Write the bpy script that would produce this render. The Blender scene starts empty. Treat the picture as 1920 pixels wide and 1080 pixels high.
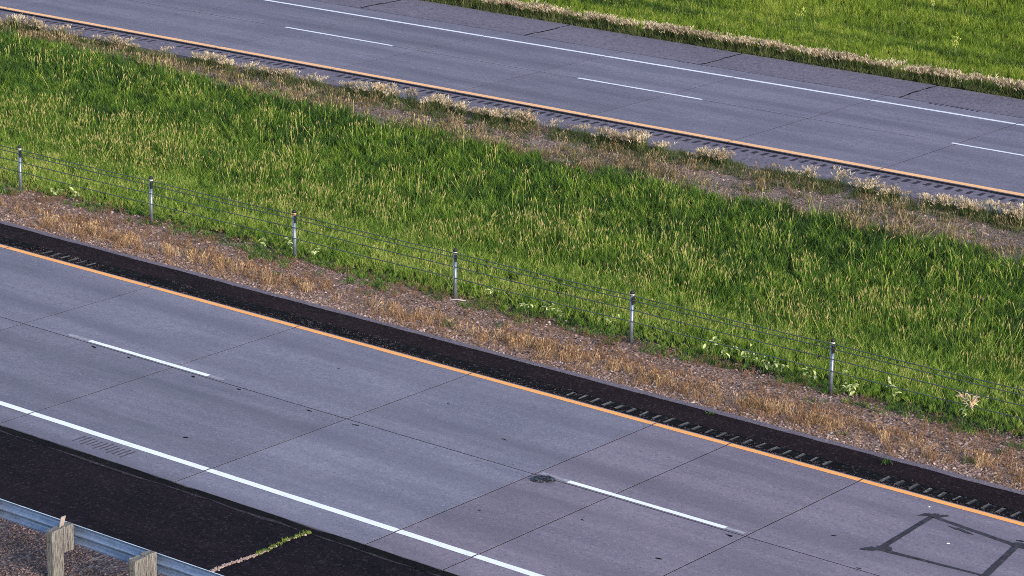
import bpy, math, random
import numpy as np
from mathutils import Matrix, Vector

# ------------------------------------------------------------------ camera, sky, sun, exposure
scene = bpy.context.scene
COL = scene.collection
cd = bpy.data.cameras.new("camera")
cam = bpy.data.objects.new("camera", cd)
COL.objects.link(cam)
cd.sensor_width = 36.0
cd.lens = 5398.5 / 1920 * 36.0
cd.clip_start = 0.5
cd.clip_end = 8000
R_ = Vector((0.775, 0.632, 0.014)); U_ = Vector((-0.191, 0.213, 0.958)); F_ = Vector((-0.602, 0.745, -0.286))
yaw, pit, roll = -0.679843517, 0.289664587, 0.0145352
F_ = Vector((math.sin(yaw)*math.cos(pit), math.cos(yaw)*math.cos(pit), -math.sin(pit)))
R0 = Vector((math.cos(yaw), -math.sin(yaw), 0)); U0 = R0.cross(F_)
R_ = R0*math.cos(roll)+U0*math.sin(roll); U_ = -R0*math.sin(roll)+U0*math.cos(roll)
M = Matrix((R_, U_, -F_)).transposed().to_4x4()
M.translation = Vector((0, -37.3167, 17.6077))
cam.matrix_world = M
scene.camera = cam

SUN_AZ, SUN_EL = math.radians(102), math.radians(20)     # azimuth clockwise from +Y
world = bpy.data.worlds.new("World"); scene.world = world; world.use_nodes = True
wn = world.node_tree.nodes; wl = world.node_tree.links
sky = wn.new("ShaderNodeTexSky"); sky.sky_type = 'NISHITA'; sky.sun_disc = False
sky.sun_elevation = SUN_EL; sky.sun_rotation = SUN_AZ
sky.air_density = 1.0; sky.dust_density = 1.0; sky.ozone_density = 1.0
bg = wn["Background"]; bg.inputs[1].default_value = 0.10
wl.new(sky.outputs[0], bg.inputs[0])
sl = bpy.data.lights.new("sun", 'SUN'); sl.energy = 1.5; sl.angle = math.radians(24); sl.color = (1.0, 0.88, 0.80)
sun = bpy.data.objects.new("sun", sl); COL.objects.link(sun)
sd = Vector((math.sin(SUN_AZ)*math.cos(SUN_EL), math.cos(SUN_AZ)*math.cos(SUN_EL), math.sin(SUN_EL)))
sun.rotation_euler = sd.to_track_quat('Z', 'Y').to_euler()
sun.location = (0, -20, 60)
scene.view_settings.view_transform = 'Standard'
scene.view_settings.look = 'None'
scene.view_settings.exposure = 1.5
scene.view_settings.gamma = 1.0

rng = np.random.default_rng(29)
random.seed(29)

# ------------------------------------------------------------------ numpy noise
_lat = rng.random((256, 256))
def vnoise(x, y):
    x = np.asarray(x, float); y = np.asarray(y, float)
    xi = np.floor(x).astype(int); yi = np.floor(y).astype(int)
    fx = x-xi; fy = y-yi
    fx = fx*fx*(3-2*fx); fy = fy*fy*(3-2*fy)
    a = _lat[xi % 256, yi % 256]; b = _lat[(xi+1) % 256, yi % 256]
    c = _lat[xi % 256, (yi+1) % 256]; d = _lat[(xi+1) % 256, (yi+1) % 256]
    return (a*(1-fx)+b*fx)*(1-fy)+(c*(1-fx)+d*fx)*fy
def fbm(x, y, o=3):
    s = 0; a = .5; t = 0
    for i in range(o):
        s = s+a*vnoise(np.asarray(x)*2**i+17*i, np.asarray(y)*2**i+31*i); t += a; a *= .5
    return s/t
def sstep(a, b, x):
    t = np.clip((np.asarray(x, float)-a)/(b-a), 0, 1); return t*t*(3-2*t)

# ------------------------------------------------------------------ terrain and far road frame
GP = np.array([(-2500,-4.5),(-40,-4),(-14,-1.0),(-10,-.12),(-9,-.06),(-7.3,-.04),(-7.0,-.16),(4.9,-.16),(5.02,-.035),(7.2,-.09),(8.5,-.25),
               (13,-.95),(16,-.9),(19.5,-.42),(21.6,-.28),(22.0,-.7),(34.0,-.9),(34.4,-.55),(36,-.65),(42,-1.2),(48,-1.2),(60,-.3),(300,0),(2500,0)])
def ground_z(X, Y):
    t = sstep(15, 22, Y)
    return np.interp(np.asarray(Y)-.035*(np.clip(X, -95, 10)+45)*t, GP[:, 0], GP[:, 1])
def far_z(Y): return -.30-.022*(Y-24)
def fline(c, s): return lambda X: c+s*(X+45)
F_INNER = fline(21.80, .018); F_EDGE = fline(23.50, .037); F_YEL = fline(23.64, .037)
F_LANE = fline(27.56, .040); F_WHITE = fline(30.93, .048); F_CONC = fline(31.84, .040); F_OUT = fline(34.27, .026)

# ------------------------------------------------------------------ object helpers
def mesh_obj(name, verts, faces, mat=None, parent=None, smooth=False):
    me = bpy.data.meshes.new(name)
    me.from_pydata([tuple(v) for v in verts], [], [tuple(f) for f in faces])
    if mat: me.materials.append(mat)
    if smooth:
        me.polygons.foreach_set('use_smooth', [True]*len(me.polygons))
    me.update()
    o = bpy.data.objects.new(name, me); COL.objects.link(o)
    if parent: o.parent = parent
    return o
def link(o, parent=None):
    COL.objects.link(o)
    if parent: o.parent = parent
    return o
def empty(name, loc=(0, 0, 0), rz=0):
    o = bpy.data.objects.new(name, None); o.location = loc; o.rotation_euler = (0, 0, rz)
    o.empty_display_size = .2
    COL.objects.link(o); return o
def tag(o, label=None, cat=None, group=None, kind=None):
    if label: o['label'] = label
    if cat: o['category'] = cat
    if group: o['group'] = group
    if kind: o['kind'] = kind
    return o
class MB:
    def __init__(s): s.v = []; s.f = []
    def add(s, v, f):
        n = len(s.v); s.v += [tuple(p) for p in v]; s.f += [tuple(i+n for i in q) for q in f]
    def box(s, a, b, rot=None, c=None):
        v = [Vector((x, y, z)) for z in (a[2], b[2]) for y in (a[1], b[1]) for x in (a[0], b[0])]
        if rot is not None: v = [rot @ (p-c)+c for p in v]
        s.add(v, [(0,2,3,1),(4,5,7,6),(0,1,5,4),(2,6,7,3),(0,4,6,2),(1,3,7,5)])
    def tube(s, p, r, n=8, cap=True):
        p = [Vector(q) for q in p]; rr = r if isinstance(r, (list, tuple)) else [r]*len(p)
        rings = []
        for i, q in enumerate(p):
            t = (p[min(i+1, len(p)-1)]-p[max(i-1, 0)]).normalized()
            a = Vector((0, 0, 1)) if abs(t.z) < .9 else Vector((1, 0, 0))
            u = t.cross(a).normalized(); w = t.cross(u)
            rings.append([q+(u*math.cos(k*2*math.pi/n)+w*math.sin(k*2*math.pi/n))*rr[i] for k in range(n)])
        v = [x for ring in rings for x in ring]; f = []
        for i in range(len(p)-1):
            for k in range(n):
                f.append((i*n+k, i*n+(k+1) % n, (i+1)*n+(k+1) % n, (i+1)*n+k))
        if cap:
            f.append(tuple(range(n))[::-1]); f.append(tuple((len(p)-1)*n+k for k in range(n)))
        s.add(v, f)
    def build(s, name, mat, parent=None, smooth=False): return mesh_obj(name, s.v, s.f, mat, parent, smooth)

# ------------------------------------------------------------------ material helpers
def new_mat(name):
    m = bpy.data.materials.new(name); m.use_nodes = True
    nt = m.node_tree
    return m, nt, nt.nodes, nt.links, nt.nodes['Principled BSDF']
class NB:
    """small node-graph builder"""
    def __init__(s, name):
        s.m, s.nt, s.n, s.l, s.bsdf = new_mat(name)
        s.bsdf.inputs['Roughness'].default_value = .85
        s.bsdf.inputs['Specular IOR Level'].default_value = .3
        g = s.n.new('ShaderNodeNewGeometry'); s.pos = g.outputs['Position']
    def map(s, scale, rot=0, src=None):
        n = s.n.new('ShaderNodeMapping'); n.inputs['Scale'].default_value = scale; n.inputs['Rotation'].default_value = (0, 0, rot)
        s.l.new(src or s.pos, n.inputs[0]); return n.outputs[0]
    def noise(s, scale, detail=3, rough=.5, vec=None):
        n = s.n.new('ShaderNodeTexNoise'); n.inputs['Scale'].default_value = scale; n.inputs['Detail'].default_value = detail
        n.inputs['Roughness'].default_value = rough
        s.l.new(vec or s.pos, n.inputs['Vector']); return n.outputs['Fac']
    def voro(s, scale, out='Distance', vec=None, feature='F1'):
        n = s.n.new('ShaderNodeTexVoronoi'); n.inputs['Scale'].default_value = scale; n.feature = feature
        s.l.new(vec or s.pos, n.inputs['Vector']); return n.outputs[out]
    def ramp(s, fac, stops):
        n = s.n.new('ShaderNodeValToRGB'); e = n.color_ramp.elements
        while len(e) < len(stops): e.new(.5)
        for k, (p, c) in enumerate(stops):
            e[k].position = p; e[k].color = (*c, 1) if len(c) == 3 else c
        s.l.new(fac, n.inputs[0]); return n.outputs[0]
    def rng(s, fac, a, b, c=0., d=1.):
        n = s.n.new('ShaderNodeMapRange'); n.inputs[1].default_value = a; n.inputs[2].default_value = b
        n.inputs[3].default_value = c; n.inputs[4].default_value = d; s.l.new(fac, n.inputs[0]); return n.outputs[0]
    def mix(s, fac, a, b, mode='MIX'):
        n = s.n.new('ShaderNodeMix'); n.data_type = 'RGBA'; n.blend_type = mode
        for x, i in ((fac, 0), (a, 6), (b, 7)):
            if isinstance(x, (int, float)): n.inputs[i].default_value = x
            elif isinstance(x, tuple): n.inputs[i].default_value = (*x, 1)
            else: s.l.new(x, n.inputs[i])
        return n.outputs[2]
    def math(s, op, a, b=0.):
        n = s.n.new('ShaderNodeMath'); n.operation = op
        for x, i in ((a, 0), (b, 1)):
            if isinstance(x, (int, float)): n.inputs[i].default_value = x
            else: s.l.new(x, n.inputs[i])
        return n.outputs[0]
    def sep(s, src=None):
        n = s.n.new('ShaderNodeSeparateXYZ'); s.l.new(src or s.pos, n.inputs[0]); return n.outputs
    def color(s, c):
        if isinstance(c, tuple): s.bsdf.inputs['Base Color'].default_value = (*c, 1)
        else: s.l.new(c, s.bsdf.inputs['Base Color'])
    def bump(s, h, strength=.4, dist=.01):
        n = s.n.new('ShaderNodeBump'); n.inputs['Strength'].default_value = strength; n.inputs['Distance'].default_value = dist
        s.l.new(h, n.inputs['Height']); s.l.new(n.outputs[0], s.bsdf.inputs['Normal'])
    def set(s, **k):
        for a, b in k.items():
            s.bsdf.inputs[a.replace('_', ' ')].default_value = b
    def attr(s, name, typ='GEOMETRY'):
        n = s.n.new('ShaderNodeAttribute'); n.attribute_name = name; n.attribute_type = typ; return n

def concrete_graph(b, base, dark, lite, streak=.5, far_=False):
    """weathered concrete: large patches, streaks along the traffic, fine specks; tinted per slab through the object colour"""
    big = b.noise(.7, 5, .65, b.map((.6, 1, 1)))
    st = b.noise(1.0, 4, .6, b.map((.16, 2.2, 1)))
    mid = b.noise(5, 5, .65)
    c = b.mix(b.rng(big, .36, .62), dark, base)
    c = b.mix(b.rng(st, .42, .62, 0, streak), c, lite)
    c = b.mix(b.rng(mid, .38, .62, .0, .5), c, dark)
    sp = b.noise(13, 4, .8)
    c = b.mix(b.rng(sp, .54, .66, 0, .75), c, (dark[0]*.55, dark[1]*.55, dark[2]*.55))
    sp2 = b.noise(15, 4, .8, b.map((1, 1, 1), .7))
    c = b.mix(b.rng(sp2, .54, .68, 0, .65), c, (lite[0]*1.3, lite[1]*1.3, lite[2]*1.3))
    # tyre-polished bands, two to a lane
    xyz = b.sep(); yy = b.math('SUBTRACT', xyz[1], .91)
    if far_: yy = b.math('SUBTRACT', b.math('SUBTRACT', xyz[1], b.math('MULTIPLY', b.math('ADD', xyz[0], 45.), .040)), 28.50)
    yy = b.math('ADD', yy, b.rng(b.noise(.25, 2, .5, b.map((.4, .4, 1))), 0, 1, -.22, .22))
    band = b.math('COSINE', b.math('MULTIPLY', yy, 2*math.pi/1.84))
    wob = b.noise(.9, 4, .7, b.map((.12, 1.6, 1), 0))
    c = b.mix(b.math('MULTIPLY', b.rng(band, -.1, 1., 0, .75), b.rng(wob, .35, .65, .25, 1.)), c, tuple(x*.80 for x in dark))
    # paler strip hugging the lane joint
    stain = b.noise(1.7, 5, .7, b.map((.5, 1.1, 1), .2))
    c = b.mix(b.rng(stain, .62, .8, 0, .28), c, (dark[0]*.7, dark[1]*.7, dark[2]*.7))
    return c, sp, mid
def concrete_mat(name, base, dark, lite, streak=.5, tint=True, far_=False):
    b = NB(name); c, sp, mid = concrete_graph(b, base, dark, lite, streak, far_)
    if tint:
        oi = b.n.new('ShaderNodeObjectInfo'); c = b.mix(1.0, c, oi.outputs['Color'], 'MULTIPLY')
    b.color(c); b.set(Roughness=.8)
    b.bump(b.math('ADD', b.noise(60, 3, .6), b.math('MULTIPLY', mid, .5)), .25, .006)
    return b.m
CB, CDK, CL = (.208, .188, .232), (.148, .137, .176), (.262, .240, .284)
M_conc = concrete_mat('weathered_concrete', CB, CDK, CL)
FB, FDK, FL = (.186, .168, .216), (.132, .121, .164), (.225, .202, .250)
M_fconc = concrete_mat('dark_concrete', FB, FDK, FL, .6, True, True)

def paint_mat(name, col, wear, worn, conc=(CB, CDK, CL)):
    b = NB(name); c, sp, mid = concrete_graph(b, *conc)
    w = b.noise(9, 5, .7, b.map((.6, 1.6, 1))); w2 = b.noise(45, 3, .7)
    k = b.math('ADD', b.math('MULTIPLY', w, .6), b.math('MULTIPLY', w2, .4))
    dirt = b.noise(2.2, 4, .6)
    pc = b.mix(b.rng(dirt, .4, .75, 0, .3), col, tuple(x*.72 for x in col))
    b.color(b.mix(b.rng(k, wear-.05, wear+.05, 0, worn), pc, c)); b.set(Roughness=.6)
    b.bump(w2, .2, .004); return b.m
M_white = paint_mat('white_road_paint', (.90, .92, .92), .62, .6)
M_yellow = paint_mat('yellow_road_paint', (1., .43, .11), .60, .45)
M_ghost = paint_mat('worn_off_paint', (.40, .375, .42), .50, .85)
M_fghost = paint_mat('worn_off_paint_far', (.22, .185, .21), .46, .85, (FB, FDK, FL))
M_fyellow = paint_mat('yellow_road_paint_far', (1., .52, .22), .60, .7, (FB, FDK, FL))
M_fwhite = paint_mat('white_road_paint_far', (.80, .82, .86), .60, .7, (FB, FDK, FL))

def asphalt_mat(name, base, dark, lite, chip, scale=1., bump=.5):
    b = NB(name)
    p = b.noise(.9*scale, 6, .72, b.map((.45, 1.2, 1)))
    c = b.mix(b.rng(p, .35, .68), dark, base)
    q = b.noise(4.5*scale, 4, .7, b.map((.6, 1.5, 1), .1))
    c = b.mix(b.rng(q, .55, .75, 0, .55), c, lite)
    v = b.voro(26*scale, 'Color'); hs = b.sep(v); sp = b.noise(11*scale, 4, .75)
    c = b.mix(b.rng(sp, .60, .74, 0, .32), c, chip)
    c = b.mix(b.rng(hs[0], .86, .99, 0, .45), c, chip)
    c = b.mix(b.rng(hs[1], .7, 1, 0, .55), c, tuple(x*.4 for x in dark))
    b.color(c); b.set(Roughness=1., Specular_IOR_Level=.06)
    b.bump(b.math('ADD', b.voro(48*scale), b.noise(12, 3, .6)), bump, .012)
    return b.m
M_asph = asphalt_mat('fresh_black_asphalt', (.0185, .0120, .0180), (.0065, .0055, .0090), (.032, .024, .032), (.060, .050, .065))
M_asph_in = asphalt_mat('chip_seal_asphalt', (.0250, .0140, .0175), (.0105, .0065, .0085), (.036, .023, .028), (.075, .062, .070), 1, .8)
M_chip = asphalt_mat('loose_black_chip', (.0095, .0085, .011), (.0035, .0035, .0045), (.018, .016, .02), (.10, .09, .11), .75, 1.)
M_old = asphalt_mat('old_grey_asphalt', (.185, .158, .185), (.145, .125, .150), (.235, .205, .235), (.30, .27, .30), .9, .5)
M_fasph = asphalt_mat('grey_worn_asphalt', (.192, .170, .212), (.150, .134, .170), (.235, .208, .255), (.28, .25, .29), .55, .4)
M_groove = asphalt_mat('grey_groove', (.115, .118, .118), (.055, .055, .058), (.16, .16, .16), (.28, .28, .28), 1, .4)
M_scratch = asphalt_mat('scuffed_concrete', (.105, .095, .12), (.07, .065, .085), (.14, .13, .16), (.18, .17, .2), 1, .4)
M_ravel = asphalt_mat('ravelled_edge', (.055, .045, .055), (.03, .025, .03), (.09, .075, .09), (.16, .14, .16), 1, .8)
M_fgroove = asphalt_mat('groove_shade_and_scratch', (.055, .048, .060), (.032, .029, .037), (.08, .07, .082), (.08, .07, .08), 1, .4)  # groove shadow put into the colour; the far scratches share it
M_tar = asphalt_mat('black_tar', (.010, .009, .011), (.005, .005, .006), (.02, .018, .02), (.03, .03, .03), 1, .5)
M_seal = asphalt_mat('grey_loop_sealant', (.060, .058, .070), (.040, .040, .050), (.080, .077, .088), (.10, .095, .10), .6, .3)

def ground_mat():
    b = NB('roadside_ground'); xyz = b.sep(); Y = xyz[1]
    jit = b.math('ADD', Y, b.rng(b.noise(.9, 4, .6), 0, 1, -.9, .9))
    st = b.voro(22, 'Color'); hs = b.sep(st)
    pink = b.ramp(hs[0], [(0, (.060, .038, .032)), (.35, (.20, .127, .104)), (.7, (.34, .225, .18)), (1, (.46, .34, .28))])
    dirt = b.mix(b.rng(b.noise(3, 4, .6), .4, .7), (.20, .122, .082), (.32, .195, .125))
    verge = b.mix(b.rng(b.noise(1.6, 4, .65), .38, .62), pink, dirt)
    fverge = b.mix(b.rng(b.noise(1.5, 4, .65), .35, .65), (.20, .148, .120), (.30, .232, .195))
    fverge = b.mix(b.rng(b.noise(2.1, 5, .7), .52, .62, 0, .6), fverge, (.075, .080, .040))
    fverge = b.mix(b.rng(hs[1], .5, 1, 0, .55), fverge, (.06, .048, .042))
    grav = b.mix(b.rng(b.noise(1.1, 4, .6), .35, .7, 0, .6), b.ramp(hs[0], [(0, (.045, .032, .036)), (.4, (.11, .08, .085)), (.75, (.17, .13, .13)), (1, (.28, .23, .22))]), (.075, .058, .062))
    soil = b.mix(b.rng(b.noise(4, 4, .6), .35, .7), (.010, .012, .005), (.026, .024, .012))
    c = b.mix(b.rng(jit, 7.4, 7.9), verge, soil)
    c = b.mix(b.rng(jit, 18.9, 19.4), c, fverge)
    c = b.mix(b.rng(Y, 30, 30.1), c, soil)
    c = b.mix(b.rng(Y, -3, -2.9, 1, 0), c, grav)
    b.color(c); b.set(Roughness=1, Specular_IOR_Level=.1)
    b.bump(b.math('ADD', b.voro(22), b.noise(9, 4, .6)), .8, .03)
    return b.m
M_ground = ground_mat()

def simple(name, col, rough=.7, metal=0., var=.25, scale=8, bump=.1):
    b = NB(name); n = b.noise(scale, 4, .6)
    b.color(b.mix(b.rng(n, .3, .7), tuple(x*(1-var) for x in col), tuple(min(1, x*(1+var)) for x in col)))
    b.set(Roughness=rough, Metallic=metal); b.bump(n, bump, .003); return b.m
def galv(name, col, rough):
    b = NB(name); n = b.noise(14, 4, .6); s = b.noise(3, 4, .6, b.map((.5, 3, 3)))
    c = b.mix(b.rng(n, .3, .7), tuple(x*.8 for x in col), tuple(x*1.15 for x in col))
    c = b.mix(b.rng(s, .50, .70, 0, .75), c, tuple(x*.58 for x in col))
    b.color(c); b.set(Metallic=.65, Roughness=rough); b.bump(n, .08, .002); return b.m
M_galv = galv('galvanised_steel', (.22, .25, .31), .42)
M_rail = galv('galvanised_guardrail', (.29, .37, .52), .50)
M_lip = galv('steel_edge_sky_glint', (.75, .80, .85), .4)  # paler steel colour paints the sky reflection along the rail's top edge
M_cable = galv('weathered_wire_rope', (.11, .14, .115), .6)
M_black = simple('black_plastic', (.018, .018, .02), .5)
M_band = simple('white_reflective_band', (.50, .52, .54), .4)
M_amber = simple('amber_reflective_band', (.75, .42, .20), .4)
M_plate = simple('dull_delineator_plate', (.34, .29, .27), .6)
M_bolt = simple('rusty_bolt', (.11, .075, .06), .6, .5)
M_stick = simple('bleached_stick', (.52, .50, .46), .8)
M_litter = simple('white_litter', (.9, .9, .9), .6)
def wood_mat():
    b = NB('weathered_timber'); tc = b.n.new('ShaderNodeTexCoord'); o = tc.outputs['Object']
    g = b.noise(9, 6, .65, b.map((9, 9, .55), 0, o)); k = b.noise(3, 3, .5, o); cr = b.noise(16, 3, .6, b.map((7, 7, .25), .3, o))
    c = b.ramp(g, [(.34, (.024, .023, .023)), (.45, (.110, .105, .096)), (.58, (.235, .224, .204)), (.75, (.41, .395, .37))])
    c = b.mix(b.rng(k, .5, .72, 0, .5), c, (.19, .20, .16))
    c = b.mix(b.rng(cr, .60, .66, 0, .85), c, (.03, .025, .02))
    b.color(c); b.set(Roughness=.9); b.bump(b.math('ADD', g, b.math('MULTIPLY', cr, -1.)), .5, .012); return b.m
M_wood = wood_mat()

def leaf_mat(name, stops, inst=True, trans=.22, rough=.6):
    b = NB(name)
    t = b.attr('tint', 'INSTANCER' if inst else 'OBJECT').outputs['Fac']
    v = b.attr('bv').outputs['Fac']
    f = b.math('ADD', t, b.rng(v, 0, 1, .22, -.26))
    c = b.ramp(f, stops)
    c = b.mix(b.rng(v, .45, 1, 0, .55), c, (.010, .022, .007))
    b.color(c); b.set(Roughness=rough, Specular_IOR_Level=.25)
    tr = b.n.new('ShaderNodeBsdfTranslucent'); b.l.new(b.mix(1., c, (1.25, 1.2, .6), 'MULTIPLY'), tr.inputs[0])
    ms = b.n.new('ShaderNodeMixShader'); ms.inputs[0].default_value = trans
    b.l.new(b.bsdf.outputs[0], ms.inputs[1]); b.l.new(tr.outputs[0], ms.inputs[2])
    b.l.new(ms.outputs[0], b.n['Material Output'].inputs[0]); return b.m
M_grass = leaf_mat('tall_grass', [(0, (.014, .036, .014)), (.25, (.048, .104, .026)), (.5, (.100, .205, .024)), (.75, (.210, .330, .032)), (1, (.42, .47, .12))])
M_field = leaf_mat('field_grass', [(0, (.030, .066, .014)), (.35, (.112, .190, .018)), (.7, (.215, .310, .026)), (1, (.40, .45, .09))])
M_head = leaf_mat('seed_head', [(0, (.17, .22, .05)), (.5, (.34, .34, .10)), (1, (.55, .44, .22))], trans=.2)
M_dry = leaf_mat('dry_grass', [(0, (.18, .10, .060)), (.5, (.37, .215, .125)), (1, (.70, .50, .31))], trans=.25)
M_straw = leaf_mat('straw_grass', [(0, (.15, .105, .060)), (.5, (.34, .245, .145)), (1, (.64, .50, .34))], trans=.25)
M_foxh = leaf_mat('foxtail_head', [(0, (.32, .24, .17)), (.5, (.58, .46, .35)), (1, (.86, .73, .59))], trans=.35)
M_foxs = leaf_mat('foxtail_stem', [(0, (.032, .056, .020)), (.5, (.10, .135, .045)), (1, (.21, .22, .09))], trans=.25)
M_stone = leaf_mat('stone', [(0, (.05, .035, .033)), (.4, (.20, .130, .112)), (.75, (.34, .235, .20)), (1, (.51, .41, .36))], trans=0, rough=.9)
M_weed = leaf_mat('weed_blade', [(0, (.020, .060, .020)), (.5, (.065, .14, .030)), (1, (.19, .24, .06))], inst=False)
M_pale = simple('pale_leaf', (.44, .50, .19), .6, 0, .45, 14)
M_pstem = simple('weed_stem', (.09, .15, .04), .7)
M_plume = simple('straw_plume', (.68, .50, .34), .8, 0, .3, 20)

# ------------------------------------------------------------------ the ground sheet
def ground():
    xs = np.unique(np.concatenate([[-2500, -1200, -600, -300, -160, -120], np.arange(-96, 12, 1.2), [12, 30, 60, 120, 300, 700, 2500]]))
    ys = np.unique(np.concatenate([GP[:, 0], np.arange(-10, 62, .75), [80, 110, 160, 600, 1200], [-20, -60, -160, -600, -1200], [-7.15, 4.97, 21.7, 21.85, 21.3, 34.2]]))
    Xg, Yg = np.meshgrid(xs, ys, indexing='ij')
    off = .04*(fbm(Xg*.9, Yg*.9)-.5)*sstep(7, 9, Yg)*(1-sstep(18, 20, Yg))*2
    off = off+.18*(fbm(Xg*.15, Yg*.15)-.5)*sstep(37, 42, Yg)
    # far cross-section follows the far road's slightly different bearing
    sh = .030*(np.clip(Xg, -95, 10)+45)*sstep(15, 22, Yg)*(1-sstep(50, 80, Yg))
    Zg = np.interp(Yg, GP[:, 0], GP[:, 1])+off
    V = np.stack([Xg, Yg+sh, Zg], -1).reshape(-1, 3)
    ny = len(ys); F = [(i*ny+j, (i+1)*ny+j, (i+1)*ny+j+1, i*ny+j+1) for i in range(len(xs)-1) for j in range(ny-1)]
    o = mesh_obj('ground', V, F, M_ground, smooth=True)
    tag(o, 'gravel verges and soil of the median and roadsides', None, None, 'structure')
ground()

def slab(name, q, zt, th, mat, parent, bevel=.006):
    """box with the top quad q (counter-clockwise x, y) and slightly eased arrises"""
    c = np.mean(np.array(q), 0); v = []
    for (x, y) in q: v.append((x, y, zt(y)-th))
    for (x, y) in q: v.append((x, y, zt(y)-bevel))
    for (x, y) in q:
        dx, dy = c[0]-x, c[1]-y
        v.append((x+math.copysign(bevel, dx), y+math.copysign(bevel, dy), zt(y)))
    f = [(0, 3, 2, 1), (8, 9, 10, 11)]
    for a in (0, 4):
        for i in range(4):
            j = (i+1) % 4; f.append((a+i, a+j, a+4+j, a+4+i))
    return mesh_obj(name, v, f, mat, parent)
def ribbon(name, xs, lo, hi, zf, mat, parent, jag=0., seed=0, skirt=.0):
    """a sheet between two lines lo(x) < hi(x), with ragged edges if jag > 0"""
    v = []; r = np.random.default_rng(seed)
    for x in xs:
        a, b = lo(x), hi(x)
        a += jag*(fbm(x*1.3+seed, 3.3)-.5)*2+jag*.6*(r.random()-.5); b += jag*(fbm(x*1.3+seed, 8.8)-.5)*2+jag*.6*(r.random()-.5)
        v += [(x, a, zf(a)), (x, b, zf(b))]
    n = len(xs); f = [(2*i, 2*i+2, 2*i+3, 2*i+1) for i in range(n-1)]
    if skirt:
        k = len(v); v += [(p[0], p[1], p[2]-skirt) for p in v[:k]]
        f += [(2*i, k+2*i, k+2*i+2, 2*i+2) for i in range(n-1)]+[(2*i+1, 2*i+3, k+2*i+3, k+2*i+1) for i in range(n-1)]
    return mesh_obj(name, v, f, mat, parent)

# ------------------------------------------------------------------ near carriageway
near = tag(empty('concrete_road'), 'near concrete carriageway of jointed slabs', None, None, 'structure')
JX = [-240, -120, -79.4, -74.85, -70.3, -65.75, -61.2, -56.65, -52.1, -47.5, -42.97, -38.66, -34.06, -29.61, -27.93, -25.1, -20.55, -16.0, -11.4, -6.8, 60, 200]
GAP = .012
flat = lambda z: (lambda y: z)
tints = {}
for lane, (y0, y1) in enumerate(((-4.43, -.0), (0., 3.66))):
    for i in range(len(JX)-1):
        a, b = JX[i]+GAP, JX[i+1]-GAP; y0_, y1_ = y0+(GAP if lane else 0), y1-(0 if lane else GAP)
        o = slab('concrete_slab', [(a, y0_), (b, y0_), (b, y1_), (a, y1_)], flat(0.), .14, M_conc, near, .0015)
        k = 1+.24*(random.random()-.5)
        w = .5 if -44 < JX[i] < -26 else 0
        if JX[i] >= -29.7: col = (1.06*k, .98*k, 1.0*k)
        else: col = (.97*k, 1.0*k, 1.02*k)
        o.color = (*col, 1)
ribbon('joint_filler', [-240, 200], lambda x: -4.42, lambda x: 3.655, flat(-.003), M_tar, near)
ZP = .004
xs_ = np.concatenate([[-240, -120], np.arange(-80, 0, .35), [60, 200]])
def line_split(name, xa, xb, y, w, mat, zf, parent, jag=.006, step=.22, seed=1):
    xs = np.linspace(xa, xb, max(2, int((xb-xa)/step)+1))
    f = y if callable(y) else (lambda x: y)
    return ribbon(name, xs, lambda x: f(x)-w/2, lambda x: f(x)+w/2, zf, mat, parent, jag, seed)
# edge lines stop at every joint, as paint does
for i in range(2, len(JX)-2):
    a, b = JX[i]+GAP+.006, JX[i+1]-GAP-.006
    line_split('yellow_edge_line', a, b, 3.55, .135, M_yellow, flat(ZP), near, .008, .2, i)
    line_split('white_edge_line', a, b, -3.63, .155, M_white, flat(ZP), near, .006, .2, i+40)
for k in range(-3, 3):
    x0 = -41.12+12.2*k
    line_split('lane_dash', x0, x0+3.36, .105, .115, M_white, flat(ZP), near, .006, .2, 90+k)
    line_split('worn_lane_dash', x0-.62, x0-.01, .115, .12, M_ghost, flat(ZP), near, .012, .15, 120+k)
    line_split('worn_lane_dash', x0+3.37, x0+3.75, .105, .11, M_ghost, flat(ZP), near, .012, .15, 120+k)
# dark tar spots beside the lane joint and scattered patches
def blot(name, x, y, rx, ry, z, mat, parent, seed, n=14, th=.0, rot=0., jag=.35):
    r = np.random.default_rng(seed); ring = []
    for k in range(n):
        a = 2*math.pi*k/n; q = 1+jag*(r.random()-.5)*2
        u, w = math.cos(a)*rx*q, math.sin(a)*ry*q
        ring.append((x+u*math.cos(rot)-w*math.sin(rot), y+u*math.sin(rot)+w*math.cos(rot)))
    c = (x, y, z+th)
    v = [(p[0], p[1], z) for p in ring]+[((p[0]-x)*.8+x, (p[1]-y)*.8+y, z+th*.85) for p in ring]+[c]
    f = [(i, (i+1) % n, n+(i+1) % n, n+i) for i in range(n)]+[(n+i, n+(i+1) % n, 2*n) for i in range(n)]
    return mesh_obj(name, v, f, mat, parent)
for i, (x, y, rx, ry) in enumerate([(-40.75,-.12,.10,.035),(-39.72,-.14,.085,.03),(-37.95,-.13,.075,.03),(-36.75,-.10,.08,.03),(-34.9,-.13,.10,.035),(-33.7,-.15,.085,.03),
                                    (-31.13,1.05,.11,.03),(-35.55,-2.7,.09,.05),(-25.6,-1.75,.12,.04),(-25.3,-.15,.10,.035),(-24.0,1.0,.09,.03),(-21.5,2.85,.12,.05),
                                    (-29.2,-2.0,.05,.03),(-22.9,.05,.08,.03),(-43.7,-.12,.06,.025),(-27.6,-1.2,.05,.03),(-33.2,1.9,.05,.03),(-36.2,2.1,.06,.02)]):
    kk = .8 if abs(y+.13) < .1 else .6
    blot('tar_spot', x, y, rx*kk, ry*kk, .003, M_tar, near, 300+i, 10, .002, random.uniform(-.4, .4))
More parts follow.
